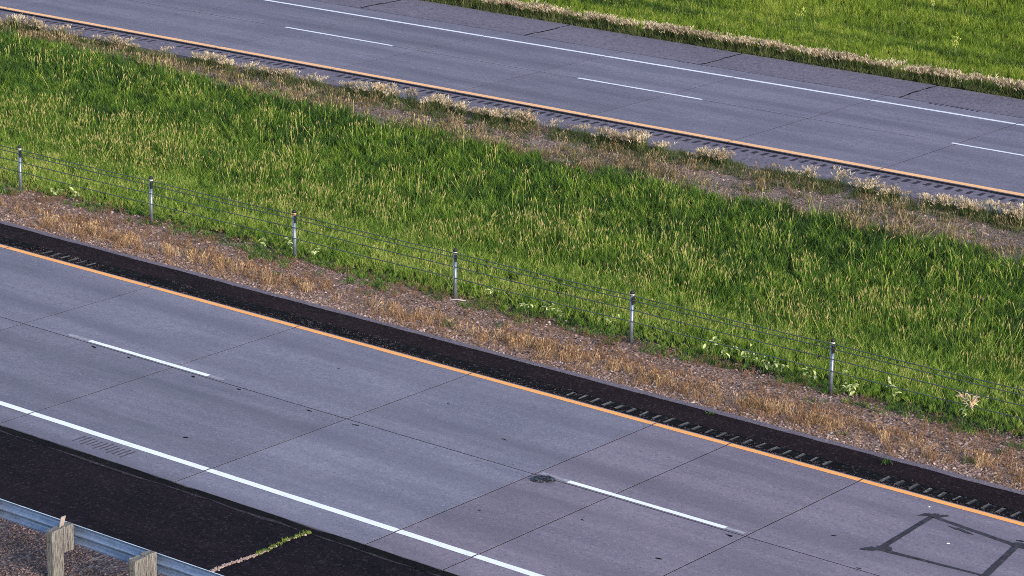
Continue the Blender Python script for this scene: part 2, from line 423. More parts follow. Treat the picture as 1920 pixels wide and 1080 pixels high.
# saw-cut rumble in the concrete edge beyond the white line
for k in range(12):
    x = -36.95+k*.115
    ribbon('rumble_scratch', np.linspace(x-.018, x+.018, 3), lambda q: -4.16+.05*math.sin(k*2.1), lambda q: -3.84+.03*math.sin(k*1.3), flat(.003), M_scratch, near, .02, 500+k)
# vehicle loop sealed into the inside lane
def loop():
    b = MB()
    P = [Vector(p) for p in ((-23.10, .98, 0), (-23.22, 2.86, 0), (-21.45, 2.62, 0), (-21.18, 1.12, 0))]
    r = np.random.default_rng(7)
    def strip(A, B, w0, w1, n=26):
        d = (B-A).normalized(); nrm = Vector((-d.y, d.x, 0)); v = []; f = []
        for i in range(n+1):
            t = i/n; p = A.lerp(B, t); w = w0+(w1-w0)*t
            v += [p+nrm*(w/2*(1+.18*(r.random()-.3))), p-nrm*(w/2*(1+.18*(r.random()-.3)))]
        f = [(2*i, 2*i+1, 2*i+3, 2*i+2) for i in range(n)]
        b.add([(q.x, q.y, .0035) for q in v], f)
    strip(P[0], P[1], .115, .095); strip(P[1], P[2], .09, .11); strip(P[2], P[3], .11, .12); strip(P[3], P[0], .055, .11)
    o = b.build('loop_sealant', M_seal, near)
    for i, (x, y, rx, ry, rot) in enumerate([(-23.20, .90, .17, .09, .5), (-23.06, 1.06, .12, .10, -.2), (-23.24, 2.90, .14, .10, .2), (-23.10, 2.96, .12, .06, 1.), (-23.36, 2.82, .10, .05, .9), (-22.5, 2.62, .22, .04, -.12),
                                          (-21.4, 2.66, .15, .10, .3), (-21.15, 1.05, .13, .10, .3)]):
        blot('loop_sealant', x, y, rx, ry, .0045+.0006*i, M_seal, near, 700+i, 16, .0005, rot, .4)
loop()

# ------------------------------------------------------------------ near outer shoulder
sh = tag(empty('asphalt_shoulder'), 'black asphalt shoulder beside the guardrail', None, None, 'structure')
xs = np.concatenate([[-240, -120], np.arange(-80, 0, .25), [60, 200]])
ribbon('shoulder_surface', xs, lambda x: -7.1, lambda x: -4.62, flat(-.012), M_asph, sh, .05, 3, .14)
ribbon('edge_crack', xs, lambda x: -4.64, lambda x: -4.440, flat(-.009), M_tar, sh, .045, 77)
ribbon('edge_ravel', xs, lambda x: -4.685, lambda x: -4.635, flat(-.007), M_ravel, sh, .055, 11)
ribbon('cross_crack', np.linspace(-30.73, -30.64, 4), lambda x: -7.0+.0*x, lambda x: -4.68, flat(-.0085), M_tar, sh, .0, 5)

# ------------------------------------------------------------------ near inner shoulder with rumble grooves
ish = tag(empty('chip_sealed_shoulder'), 'narrow black shoulder between the yellow line and the median gravel', None, None, 'structure')
bars = [-46.60,-46.32,-46.03,-45.75,-45.47,-45.18]+[-31.86+.29*k for k in range(9)]+[-29.2+.287*k for k in range(12)]+[-24.82+.29*k for k in range(14)]
bars = sorted(set(round(b_, 3) for b_ in bars))
GW, GY0, GY1 = .046, 3.78, 4.10
# surface with real openings where the grooves are milled
def inner_surface():
    b = MB(); z = -.012
    b.add([(-240, 4.10, z), (200, 4.10, z), (200, 4.93, z), (-240, 4.93, z)], [(0, 1, 2, 3)])
    b.add([(-240, 3.66, z), (200, 3.66, z), (200, 3.78, z), (-240, 3.78, z)], [(0, 1, 2, 3)])
    e = [-240]
    for x in bars: e += [x-GW, x+GW]
    e.append(200)
    o = b.build('shoulder_surface', M_asph_in, ish); b = MB()
    for i in range(0, len(e), 2):
        b.add([(e[i], GY0, z), (e[i+1], GY0, z), (e[i+1], GY1, z), (e[i], GY1, z)], [(0, 1, 2, 3)])
    return b.build('rumble_strip_surface', M_chip, ish)
inner_surface()
gm = MB()
gv = []; 
for i in range(7):
    t = i/6*2-1; zz = -.016*(1-t*t)
    sx = t*GW
    gv += [(sx, -(GY1-GY0)/2, zz*.2), (sx, -(GY1-GY0)/2+.04, zz), (sx, (GY1-GY0)/2-.04, zz), (sx, (GY1-GY0)/2, zz*.2)]
gm.add(gv, [(4*i+k, 4*i+4+k, 4*i+5+k, 4*i+1+k) for i in range(6) for k in range(3)])
g0 = gm.build('rumble_groove', M_groove, ish, True)
for i, x in enumerate(bars):
    o = g0 if i == 0 else g0.copy()
    if i: link(o); o.parent = ish
    o.location = (x, (GY0+GY1)/2+random.uniform(-.012, .012), -.0122); o.scale = (random.uniform(.70, 1.0), random.uniform(.78, 1.0), 1); o.rotation_euler = (0, 0, random.uniform(-.07, .07))
ribbon('groove_bed', [-100, 30], lambda x: 3.70, lambda x: 4.2, flat(-.032), M_chip, ish)
ribbon('chip_strip', xs, lambda x: 3.665, lambda x: 3.765, flat(-.007), M_chip, ish, .025, 21)
# long ravelled smears over the filled part of the rumble strip
for k, (a, b_) in enumerate([(-80, -47.0), (-44.8, -32.3)]):
    ribbon('sealed_rumble_patch', np.arange(a, b_, .12), lambda x: 3.80, lambda x: 4.14, flat(-.0075), M_chip, ish, .06, 40+k)
ribbon('worn_pavement_edge', xs, lambda x: 4.83, lambda x: 4.985, flat(-.004), M_old, ish, .03, 31, .06)

# ------------------------------------------------------------------ far carriageway
far = tag(empty('concrete_road'), 'far concrete carriageway of jointed slabs', None, None, 'structure')
fj = [-240, -130]+[-37.62+4.57*k for k in range(-11, 6)]+[60, 200]
SK = -.04
def fx(x, y): return x+SK*(y-27.6)
for i in range(len(fj)-1):
    for lane in (0, 1):
        lo, hi = (F_EDGE, F_LANE) if lane == 0 else (F_LANE, F_CONC)
        a, b_ = fj[i]+.013, fj[i+1]-.013
        q = []
        for (x, fn, d) in ((a, lo, 1), (b_, lo, 1), (b_, hi, -1), (a, hi, -1)):
            y = fn(x)+d*.008; q.append((fx(x, y), y))
        o = slab('concrete_slab', q, far_z, .14, M_fconc, far, .0015)
        k = 1+.12*(random.random()-.5); o.color = (k, k, k*1.01, 1)
fz = lambda d: (lambda y: far_z(y)+d)
ribbon('joint_filler', [-240, 200], lambda x: F_EDGE(x)+.005, lambda x: F_CONC(x)-.005, fz(-.003), M_tar, far)
for i in range(2, len(fj)-2):
    a, b_ = fj[i]+.02, fj[i+1]-.02
    line_split('yellow_edge_line', a+.15, b_+.15, F_YEL, .235, M_fyellow, fz(ZP), far, .01, .3, i)
    line_split('white_edge_line', a-.13, b_-.13, F_WHITE, .15, M_fwhite, fz(ZP), far, .008, .3, i+60)
for k, x0 in enumerate((-73.3, -61.2, -49.97, -37.76, -25.5, -13.3)):
    line_split('lane_dash', x0, x0+4.30, lambda x: F_LANE(x)+.03, .12, M_fwhite, fz(ZP+.002), far, .006, .25, 190+k)
    line_split('worn_lane_dash', x0+4.32, x0+11.2, lambda x: F_LANE(x)+.06, .10, M_fghost, fz(ZP), far, .02, .25, 220+k)

fsh = tag(empty('grey_shoulder'), 'far grey asphalt shoulder along the foxtail band', None, None, 'structure')
ribbon('shoulder_surface', xs, lambda x: F_CONC(x)+.05, F_OUT, fz(-.012), M_fasph, fsh, .02, 51, .1)
ribbon('edge_crack', xs, lambda x: F_CONC(x)+.004, lambda x: F_CONC(x)+.06, fz(-.008), M_tar, fsh, .015, 6)
def crack(x, y0, y1, seed, w=.035):
    r = np.random.default_rng(seed); v = []; n = 14
    for i in range(n+1):
        y = y0+(y1-y0)*i/n; cx = x+.10*(fbm(i*.35+seed, 2.2)-.5)*2-.03*(y-y0); ww = w*(.4+r.random())
        v += [(cx-ww, y, far_z(y)-.0085), (cx+ww, y, far_z(y)-.0085)]
    mesh_obj('cross_crack', v, [(2*i, 2*i+1, 2*i+3, 2*i+2) for i in range(n)], M_tar, fsh)
for k, x in enumerate((-69.0, -62.0, -55.3, -48.75, -42.0, -35.2)): crack(x, F_CONC(x)+.06, F_OUT(x)-.03, 60+k)
for k in range(10):
    x = -40.85+k*.165
    ribbon('rumble_scratch', np.linspace(x-.03, x+.03, 3), lambda q: F_CONC(q)-.16, lambda q: F_CONC(q)+.03, fz(.004), M_fgroove, far, .015, 900+k)
for k in range(8):
    x = -49.4+k*.165
    ribbon('rumble_scratch', np.linspace(x-.02, x+.02, 3), lambda q: F_CONC(q)-.10, lambda q: F_CONC(q)+.03, fz(.004), M_fgroove, far, .02, 930+k)

fish = tag(empty('rumble_shoulder'), 'grey shoulder with milled rumble strip on the far side of the median', None, None, 'structure')
ribbon('shoulder_surface', xs, F_INNER, lambda x: F_EDGE(x)-.10, fz(-.035), M_fasph, fish, .03, 71, .1)
ribbon('edge_crack', xs, lambda x: F_EDGE(x)-.090, lambda x: F_EDGE(x)-.004, fz(-.010), M_tar, fish, .012, 5)
fb = MB()
for i in range(5):
    t = i/4*2-1
    for k in range(4):
        s_ = k/3*2-1
        fb.add([], [])
fgv = []; fgf = []
for i in range(5):
    t = i/4*2-1
    for k in range(4):
        s_ = k/3*2-1; fgv.append((t*.075, s_*.17, .0045*(1-t*t)*(1-s_*s_*.6)))
for i in range(4):
    for k in range(3): fgf.append((i*4+k, (i+1)*4+k, (i+1)*4+k+1, i*4+k+1))
fg0 = mesh_obj('rumble_groove', fgv, fgf, M_fgroove, fish, True)  # dark patches paint the shadow inside the milled grooves
nfg = 0
for k in range(130):
    x = -67.0+.30*k
    if fbm(x*.5, 9.9) > .74: continue
    o = fg0 if nfg == 0 else fg0.copy()
    if nfg: link(o); o.parent = fish
    nfg += 1
    y = F_EDGE(x)-.42+random.uniform(-.02, .02)
    o.location = (x, y, far_z(y)-.0335); o.rotation_euler = (math.atan(-.022), 0, random.uniform(-.06, .06)+.04)
    o.scale = (random.uniform(.7, 1.1), random.uniform(.75, 1.1), 1)

# ------------------------------------------------------------------ instanced vegetation and stones (stuff)
def set_attr(me, name, typ, dom, data):
    a = me.attributes.new(name, typ, dom); a.data.foreach_set('vector' if typ == 'FLOAT_VECTOR' else 'value', np.asarray(data, np.float32).ravel())
def proto(name, parts):
    """parts: list of (verts, faces, bv, material); an unlinked source for instances"""
    V = []; F = []; B = []; MI = []; mats = []
    for v, f, bv, mat in parts:
        n = len(V); V += [tuple(p) for p in v]; F += [tuple(i+n for i in q) for q in f]; B += list(bv)
        if mat not in mats: mats.append(mat)
        MI += [mats.index(mat)]*len(f)
    me = bpy.data.meshes.new(name); me.from_pydata(V, [], F)
    for m in mats: me.materials.append(m)
    me.polygons.foreach_set('material_index', MI)
    set_attr(me, 'bv', 'FLOAT', 'POINT', B); me.update()
    return bpy.data.objects.new(name, me)
def blades(r, n, h, spread, w, lean, seg=3, droop=.3, hvar=.4):
    V = []; F = []; B = []
    for _ in range(n):
        a = r.random()*2*math.pi; d = spread*math.sqrt(r.random()); bx, by = d*math.cos(a), d*math.sin(a)
        la = r.random()*2*math.pi; L = lean*(.3+r.random()); hh = h*(1-hvar*r.random()); ww = w*(.7+.6*r.random())
        fa = r.random()*math.pi; wx, wy = math.cos(fa), math.sin(fa); bv = r.random(); n0 = len(V)
        for i in range(seg+1):
            t = i/seg; off = L*hh*(t**1.6); z = hh*(t-droop*L*t*t*.6)
            px, py = bx+off*math.cos(la), by+off*math.sin(la); q = ww*(1-t**1.5)*.5
            if i < seg: V += [(px-wx*q, py-wy*q, z), (px+wx*q, py+wy*q, z)]; B += [bv, bv]
            else: V.append((px, py, z)); B.append(bv)
        for i in range(seg-1): F.append((n0+2*i, n0+2*i+1, n0+2*i+3, n0+2*i+2))
        F.append((n0+2*seg-2, n0+2*seg-1, n0+2*seg))
    return V, F, B
def stalks(r, n, h, spread, lean, headlen, headw, sw=.006, rays=2, flare=0.):
    """stems and the seed heads they carry"""
    SV = []; SF = []; SB = []; HV = []; HF = []; HB = []
    for _ in range(n):
        a = r.random()*2*math.pi; d = spread*math.sqrt(r.random()); b = Vector((d*math.cos(a), d*math.sin(a), 0))
        la = r.random()*2*math.pi; L = lean*(.3+r.random()); hh = h*(.75+.25*r.random()); bv = r.random()
        top = b+Vector((L*hh*math.cos(la), L*hh*math.sin(la), hh)); fa = r.random()*math.pi; w = Vector((math.cos(fa), math.sin(fa), 0))*sw
        k = len(SV); SV += [b-w, b+w, top+w*.7, top-w*.7]; SF.append((k, k+1, k+2, k+3)); SB += [bv]*4
        di = (top-b).normalized()
        for q in range(rays):
            fa2 = fa+math.pi*q/rays; u = Vector((math.cos(fa2), math.sin(fa2), 0))*headw*.5
            if flare:
                u2 = Vector((math.cos(fa2*2+r.random()*6), math.sin(fa2*2+r.random()*6), 0)); e = top+di*headlen*(.6+.4*r.random())+u2*headlen*flare*(.4+.8*r.random())
                k = len(HV); HV += [top-u*.5, top+u*.5, e+u, e-u]; HF.append((k, k+1, k+2, k+3)); HB += [bv]*4
            else:
                k = len(HV); HV += [top-di*headlen*.15, top+di*headlen*.35+u, top+di*headlen, top+di*headlen*.35-u]; HF.append((k, k+1, k+2, k+3)); HB += [bv]*4
    return (SV, SF, SB), (HV, HF, HB)
def stone(r):
    V = []; 
    for z, rad in ((-.35, .6), (.05, 1.), (.42, .7)):
        for k in range(5):
            a = 2*math.pi*k/5+z; q = rad*(.75+.5*r.random()); V.append((q*math.cos(a), q*math.sin(a)*.8, z*(.7+.5*r.random())))
    V.append((0, 0, .55)); F = [(i*5+k, i*5+(k+1) % 5, (i+1)*5+(k+1) % 5, (i+1)*5+k) for i in range(2) for k in range(5)]+[(10+k, 10+(k+1) % 5, 15) for k in range(5)]
    return V, F, [r.random()*.4+.3]*len(V)

def scatter(name, label, P, pid, rot, scl, tint, protos, kind='stuff', parent=None):
    P = np.asarray(P, np.float32); n = len(P)
    me = bpy.data.meshes.new(name); me.vertices.add(n); me.vertices.foreach_set('co', P.ravel())
    scl = np.asarray(scl, np.float32)
    if scl.ndim == 1: scl = np.stack([scl]*3, -1)
    set_attr(me, 'rot', 'FLOAT_VECTOR', 'POINT', rot); set_attr(me, 'scl', 'FLOAT_VECTOR', 'POINT', scl); set_attr(me, 'tint', 'FLOAT', 'POINT', tint)
    a = me.attributes.new('pid', 'INT', 'POINT'); a.data.foreach_set('value', np.asarray(pid, np.int32))
    for pr in protos:
        for m in pr.data.materials:
            if m.name not in [x.name for x in me.materials]: me.materials.append(m)
    o = bpy.data.objects.new(name, me); link(o, parent)
    ng = bpy.data.node_groups.new(name+'_scatter', 'GeometryNodeTree')
    ng.interface.new_socket('Geometry', in_out='INPUT', socket_type='NodeSocketGeometry'); ng.interface.new_socket('Geometry', in_out='OUTPUT', socket_type='NodeSocketGeometry')
    N = ng.nodes; L = ng.links
    gi = N.new('NodeGroupInput'); go = N.new('NodeGroupOutput'); jn = N.new('GeometryNodeJoinGeometry')
    def na(nm, t):
        x = N.new('GeometryNodeInputNamedAttribute'); x.data_type = t; x.inputs[0].default_value = nm; return x.outputs[0]
    r_, s_, p_ = na('rot', 'FLOAT_VECTOR'), na('scl', 'FLOAT_VECTOR'), na('pid', 'INT')
    eu = N.new('FunctionNodeEulerToRotation'); L.new(r_, eu.inputs[0])
    for k, pr in enumerate(protos):
        oi = N.new('GeometryNodeObjectInfo'); oi.inputs['Object'].default_value = pr; oi.inputs['As Instance'].default_value = True
        cp = N.new('FunctionNodeCompare'); cp.data_type = 'INT'; cp.operation = 'EQUAL'
        ia = [x for x in cp.inputs if x.type == 'INT']; L.new(p_, ia[0]); ia[1].default_value = k
        ip = N.new('GeometryNodeInstanceOnPoints')
        L.new(gi.outputs[0], ip.inputs['Points']); L.new(cp.outputs[0], ip.inputs['Selection']); L.new(oi.outputs['Geometry'], ip.inputs['Instance'])
        L.new(eu.outputs[0], ip.inputs['Rotation']); L.new(s_, ip.inputs['Scale']); L.new(ip.outputs[0], jn.inputs[0])
    L.new(jn.outputs[0], go.inputs[0])
    md = o.modifiers.new('scatter', 'NODES'); md.node_group = ng
    tag(o, label, None, None, kind); return o

def sample(n, xr, yr, keep):
    X = rng.uniform(*xr, n); Y = rng.uniform(*yr, n); m = keep(X, Y); return X[m], Y[m]
def rots(n, tilt=.12):
    return np.stack([rng.normal(0, tilt, n), rng.normal(0, tilt, n), rng.uniform(0, 2*math.pi, n)], -1)
def in_view(X, Y, m=7.):
    xl = -45.5-1.06*(Y-0.6)-m; xr_ = -18.2-.86*(Y-.6)+m
    return (X > xl) & (X < np.where(Y < 22, -23.9-.57*(Y-7.2)+m, -32-.62*(Y-22)+m))

pr_grass = [proto('grass_tuft', [(*blades(np.random.default_rng(i), 9, .35, .055, .018, .60, 3, .35, .55), M_grass)]) for i in range(5)]
pr_seed = []
for i in range(3):
    r = np.random.default_rng(50+i); s_, h_ = stalks(r, 4, .46, .16, .35, .10, .022)
    pr_seed.append(proto('seed_stalks', [(*s_, M_grass), (*h_, M_head)]))

gate = np.array([(-80,8.0),(-52,7.25),(-50.1,7.75),(-47.6,8.05),(-45.2,8.0),(-42.2,7.35),(-40,7.4),(-37.9,7.7),(-35.9,7.75),(-33.6,8.05),(-31.8,7.85),(-30.3,8.2),(-28.4,7.7),(-26.6,7.9),(-24.5,7.9),(0,7.9)])
def g_near(X): return np.interp(X, gate[:, 0], gate[:, 1])+.25*(fbm(X*2.3, 4.)-.5)*2
GF = np.array([(-85, 20.7), (-66, 20.45), (-62, 20.2), (-54, 19.55), (-48, 19.25), (-41, 19.3), (-31, 19.45), (-10, 19.6)])
def g_far(X): return np.interp(X, GF[:, 0], GF[:, 1])+.45*(fbm(X*.8, 7.)-.5)*2+.25*(fbm(X*3, 1.)-.5)*2
def put(X, Y, dz=0.): return np.stack([X, Y, ground_z(X, Y)+dz], -1)

def median_grass():
    X, Y = sample(105000, (-85, -8), (7, 20), lambda X, Y: in_view(X, Y) & (Y > g_near(X)) & (Y < g_far(X)))
    v = (Y-8)/(11.)
    patch = fbm(X*.35, Y*.5, 3); fine = fbm(X*1.6, Y*1.6, 2)
    band = sstep(.25, .55, v+.25*(patch-.5))           # 0 bright grass by the barrier, 1 taller blue-green beyond
    tint = .66-.17*band-.11*sstep(.62, .95, v+.2*(patch-.5))+.40*(fine-.5)+.32*(patch-.5)+rng.normal(0, .17, len(X))
    scl = (.62+.36*band)*(.85+.3*fbm(X*.9+9, Y*.9, 2))*rng.uniform(.75, 1.2, len(X))
    edge = np.minimum(Y-g_near(X), 1.2)/1.2; scl *= .65+.35*sstep(0, 1, edge)
    pid = rng.integers(0, 5, len(X))
    th = fbm(X*.55+40, Y*.7+11, 3); dens = sstep(.42, .66, th)*(.25+.75*np.exp(-((v-.50)/.30)**2))+.06
    X2, Y2 = sample(30000, (-85, -8), (7, 20), lambda X, Y: in_view(X, Y) & (Y > g_near(X)+.3) & (Y < g_far(X)))
    v2 = (Y2-8)/11.; th2 = fbm(X2*.55+40, Y2*.7+11, 3); d2 = sstep(.34, .68, th2)*(.30+.70*np.exp(-((v2-.48)/.28)**2))+.07
    m = rng.random(len(X2)) < d2*.50; X2 = X2[m]; Y2 = Y2[m]
    P = np.concatenate([put(X, Y), put(X2, Y2)])
    b2 = sstep(.25, .55, (Y2-8)/11.)
    S = np.concatenate([scl, (.72+.30*b2)*rng.uniform(.8, 1.15, len(X2))])
    T = np.concatenate([np.clip(tint, 0, 1), rng.uniform(.15, 1., len(X2))]); I = np.concatenate([pid, 5+rng.integers(0, 3, len(X2))])
    R = rots(len(P), .17)
    lean = .35*(fbm(P[:, 0]*.5+3, P[:, 1]*.5, 2)-.35); R[:, 1] += np.where(np.cos(R[:, 2]) > 0, lean, -lean)*.6
    scatter('median_grass', 'tall green grass with tan seed heads filling the median', P, I, R, S, T, pr_grass+pr_seed)
median_grass()

def field_grass():
    X, Y = sample(115000, (-95, -15), (34.4, 60), lambda X, Y: (X > -63-1.1*(Y-34)-4) & (X < -34-.62*(Y-34)+8) & (Y > F_OUT(X)+.35))
    patch = fbm(X*.25, Y*.4, 3); fine = fbm(X*1.3, Y*1.3, 2); row = fbm(X*.12+4, Y*.9, 2)
    tint = .56+.5*(fine-.5)+.4*(patch-.5)-.42*sstep(.50, .68, row)*sstep(37, 40, Y)+rng.normal(0, .08, len(X))
    scl = (.52+.30*sstep(36, 41, Y))*(.7+.6*fine)*rng.uniform(.75, 1.25, len(X))
    X2, Y2 = sample(9000, (-95, -15), (36, 60), lambda X, Y: (X > -63-1.1*(Y-34)-4) & (X < -34-.62*(Y-34)+8) & (fbm(X*.5, Y*.8, 2) > .52))
    P = np.concatenate([put(X, Y), put(X2, Y2)]); I = np.concatenate([rng.integers(0, 4, len(X)), 4+rng.integers(0, 2, len(X2))])
    pf = [proto('field_tuft', [(*blades(np.random.default_rng(80+i), 10, .36, .07, .019, .55), M_field)]) for i in range(4)]
    scatter('field_grass', 'bright green grass sloping away beyond the far shoulder', P, I, rots(len(P), .1), np.concatenate([scl, rng.uniform(.6, .85, len(X2))]),
            np.concatenate([np.clip(tint, 0, 1), rng.uniform(0, .6, len(X2))]), pf+pr_seed[:2])
field_grass()

pr_fox = []
for i in range(4):
    r = np.random.default_rng(120+i); s_, h_ = stalks(r, 16, .30, .13, .35, .085, .012, .006, 5, .55)
    pr_fox.append(proto('foxtail_clump', [(*blades(r, 22, .24, .14, .012, .6), M_foxs), (*s_, M_foxs), (*h_, M_foxh)]))
pr_low = [proto('low_clump', [(*blades(np.random.default_rng(140+i), 20, .20, .16, .014, .8), M_foxs)]) for i in range(3)]

def foxtails():
    # continuous band outside the far shoulder
    X, Y = sample(9000, (-75, -25), (33.4, 36), lambda X, Y: (Y > F_OUT(X)+.02) & (Y < F_OUT(X)+.52+.08*(fbm(X*1.7, 2.)-.5)))
    n = len(X); d = Y-F_OUT(X)
    low = rng.random(n) < .18
    S = np.where(d < .22, .85, 1.15)*rng.uniform(.8, 1.15, n)*(.95+.15*fbm(X*1.1, 5.))
    pid = np.where((d < .24) | low, 4+rng.integers(0, 3, n), rng.integers(0, 4, n))
    Z = np.maximum(ground_z(X, Y), far_z(Y)-.10)
    scatter('foxtail_band', 'continuous band of pale headed foxtail grass along the far shoulder', np.stack([X, Y, Z], -1), pid, rots(n, .12), S, np.clip(rng.normal(.55, .22, n), 0, 1), pr_fox+pr_low)
    # broken clumps along the rumble shoulder
    X, Y = sample(11000, (-82, -24), (19.5, 22.4), lambda X, Y: (Y > F_INNER(X)-1.05) & (Y < F_INNER(X)-.10) & (fbm(X*1.25+3, Y*.6, 2) > .28))
    n = len(X); d = F_INNER(X)-Y
    heads = sstep(.36, .62, fbm(X*.8+21, 3.7, 2))*.55+.12
    pid = np.where((d < .62) & (rng.random(n) < heads), rng.integers(0, 4, n), 4+rng.integers(0, 3, n))
    S = rng.uniform(.65, 1.1, n)*(.7+.6*fbm(X*1.25+3, Y*.6, 2))*np.where(d > .75, .7, 1.)
    scatter('foxtail_clumps', 'broken row of pale pink headed foxtail along the rumble shoulder', put(X, Y), pid, rots(n, .15), S, np.clip(rng.normal(.55, .25, n), 0, 1), pr_fox+pr_low)
foxtails()

pr_dry = []
for i in range(4):
    r = np.random.default_rng(160+i); s_, h_ = stalks(r, 7, .19, .09, .4, .07, .018, .004, 2)
    pr_dry.append(proto('dry_tuft', [(*blades(r, 16, .17, .11, .009, .9), M_dry), (*s_, M_dry), (*h_, M_dry)]))
pr_straw = []
for i in range(4):
    r = np.random.default_rng(170+i); s_, h_ = stalks(r, 6, .22, .10, .4, .07, .018, .004, 2)
    pr_straw.append(proto('straw_tuft', [(*blades(r, 14, .18, .11, .009, .9), M_straw), (*s_, M_straw), (*h_, M_straw)]))
pr_stone = [proto('stone', [(*stone(np.random.default_rng(180+i)), M_stone)]) for i in range(4)]
pr_gl = [proto('green_sprig', [(*blades(np.random.default_rng(190+i), 12, .13, .09, .012, .9), M_grass)]) for i in range(3)]

def verge_cover():
    X, Y = sample(26000, (-66, -10), (5.05, 8.4), lambda X, Y: in_view(X, Y, 5))
    t = fbm(X*.75+2, Y*1.3, 3); core = np.exp(-((Y-5.75)/.45)**2)
    d = sstep(.40, .62, t)*(.25+.75*core)+.34*sstep(.35, .6, fbm(X*2, Y*2+8, 2))
    d *= 1-sstep(7.3, 8.2, Y)*.8
    m = rng.random(len(X)) < d*.50; X, Y = X[m], Y[m]; core = core[m]; n = len(X)
    tint = np.clip(.30+.38*core+rng.normal(0, .2, n)-.18*sstep(6.3, 7.2, Y), 0, 1)
    scatter('dry_grass', 'dry tan grass tufts over the median gravel beside the black shoulder', put(X, Y), rng.integers(0, 4, n), rots(n, .25), rng.uniform(.4, 1.0, n)*(.62+.45*core), tint, pr_dry)
    # far verge, between the tall grass and the foxtails
    X, Y = sample(26000, (-82, -22), (18.6, 21.7), lambda X, Y: in_view(X, Y, 5) & (Y > g_far(X)-.3) & (Y < F_INNER(X)-.35))
    t = fbm(X*.9+5, Y*1.2+3, 3); k = np.exp(-((Y-g_far(X))/.55)**2)
    m = rng.random(len(X)) < (.12+.55*sstep(.42, .62, t))*(.35+.65*k); X, Y = X[m], Y[m]; n = len(X)
    gr = rng.random(n) < .42
    scatter('dry_verge_grass', 'thin dry grass on the bare strip above the tall median grass', put(X, Y), np.where(gr, 4+rng.integers(0, 3, n), rng.integers(0, 4, n)), rots(n, .2), rng.uniform(.5, 1.15, n), np.clip(rng.normal(.5, .22, n), 0, 1), pr_straw+pr_low)
    # green sprigs at the foot of the barrier
    X, Y = sample(9000, (-66, -10), (6.2, 8.6), lambda X, Y: in_view(X, Y, 5) & (Y > g_near(X)-.75) & (Y < g_near(X)+.3) & (fbm(X*1.3, Y*1.6, 2) > .44))
    n = len(X)
    scatter('low_green_weeds', 'low green weeds along the grass edge under the cable barrier', put(X, Y), rng.integers(0, 3, n), rots(n, .2), rng.uniform(.5, 1.2, n), np.clip(rng.normal(.38, .15, n), 0, 1), pr_gl)
    # crushed stone
    X, Y = sample(42000, (-62, -12), (5.0, 8.0), lambda X, Y: in_view(X, Y, 4))
    m = rng.random(len(X)) < .30+.7*np.exp(-((Y-5.1)/.35)**2)+.25*fbm(X, Y); X, Y = X[m], Y[m]; n = len(X); edge = np.exp(-((Y-5.1)/.4)**2)
    S = .017+.024*rng.random(n)**2; S = np.stack([S*rng.uniform(.8, 1.4, n), S, S*rng.uniform(.6, 1, n)], -1)
    scatter('gravel', 'crushed pinkish stone along the edge of the black shoulder', put(X, Y, .004), rng.integers(0, 4, n), rots(n, .4), S, np.clip(rng.normal(.50, .27, n)+.12*edge, 0, 1), pr_stone)
    X, Y = sample(26000, (-82, -22), (18, 21.6), lambda X, Y: in_view(X, Y, 4) & (Y > g_far(X)) & (Y < F_INNER(X)-.05)); n = len(X)
    S = .017+.024*rng.random(n)**2; S = np.stack([S*1.2, S, S*.75], -1)
    scatter('verge_gravel', 'grey pink gravel on the bare strip below the rumble shoulder', put(X, Y, .004), rng.integers(0, 4, n), rots(n, .4), S, np.clip(rng.normal(.50, .24, n), 0, 1), pr_stone)
    X, Y = sample(30000, (-40, -24), (-10.8, -7.15), lambda X, Y: X == X); n = len(X)
    m = fbm(X*1.4, Y*1.4, 2) > .35; X, Y = X[m], Y[m]; n = len(X)
    S = .012+.013*rng.random(n)**2; S = np.stack([S*1.2, S, S*.8], -1)
    scatter('guardrail_gravel', 'loose purple brown gravel around the guardrail posts', put(X, Y, .003), rng.integers(0, 4, n), rots(n, .4), S, np.clip(rng.normal(.36, .2, n), 0, 1), pr_stone)
    # black chips swept against the yellow line
    X, Y = sample(16000, (-58, -14), (3.66, 4.20), lambda X, Y: in_view(X, np.full_like(Y, 7.2), 6))
    m = rng.random(len(X)) < .95*np.exp(-((Y-3.70)/.07)**2)+.22*(fbm(X*.9, Y*3) > .5); X, Y = X[m], Y[m]
    for x0 in bars:
        k = (np.abs(X-x0) < .07) & (Y > 3.80); X, Y = X[~k], Y[~k]
    n = len(X); S = .008+.010*rng.random(n)
    scatter('black_chips', 'loose black stone chips swept against the yellow line', np.stack([X, Y, np.full(n, -.010)], -1), rng.integers(0, 4, n), rots(n, .4), S, np.clip(rng.normal(.02, .16, n), 0, 1), pr_stone)
    # growth in the crack of the outer shoulder
    t = rng.random(700); Y = -4.62-2.4*t; X = -30.68+.020*rng.normal(size=700)+.03*np.sin(Y*4)
    gr = (t < .54) & (rng.random(700) < .20)
    pid = np.where(gr, rng.integers(0, 3, 700), 3+rng.integers(0, 4, 700)); S = np.where(gr, rng.uniform(.2, .5, 700), rng.uniform(.010, .026, 700))
    keep = gr | (t > .44) | (rng.random(700) < .15); T = np.where(gr, rng.uniform(.45, 1., 700), rng.uniform(.5, 1., 700))
    scatter('crack_weeds', 'yellow green weeds and pale grit in the crack across the black shoulder', np.stack([X, Y, np.full(700, -.008)], -1)[keep], pid[keep], rots(700, .3)[keep], S[keep], T[keep], pr_gl+pr_stone)
verge_cover()

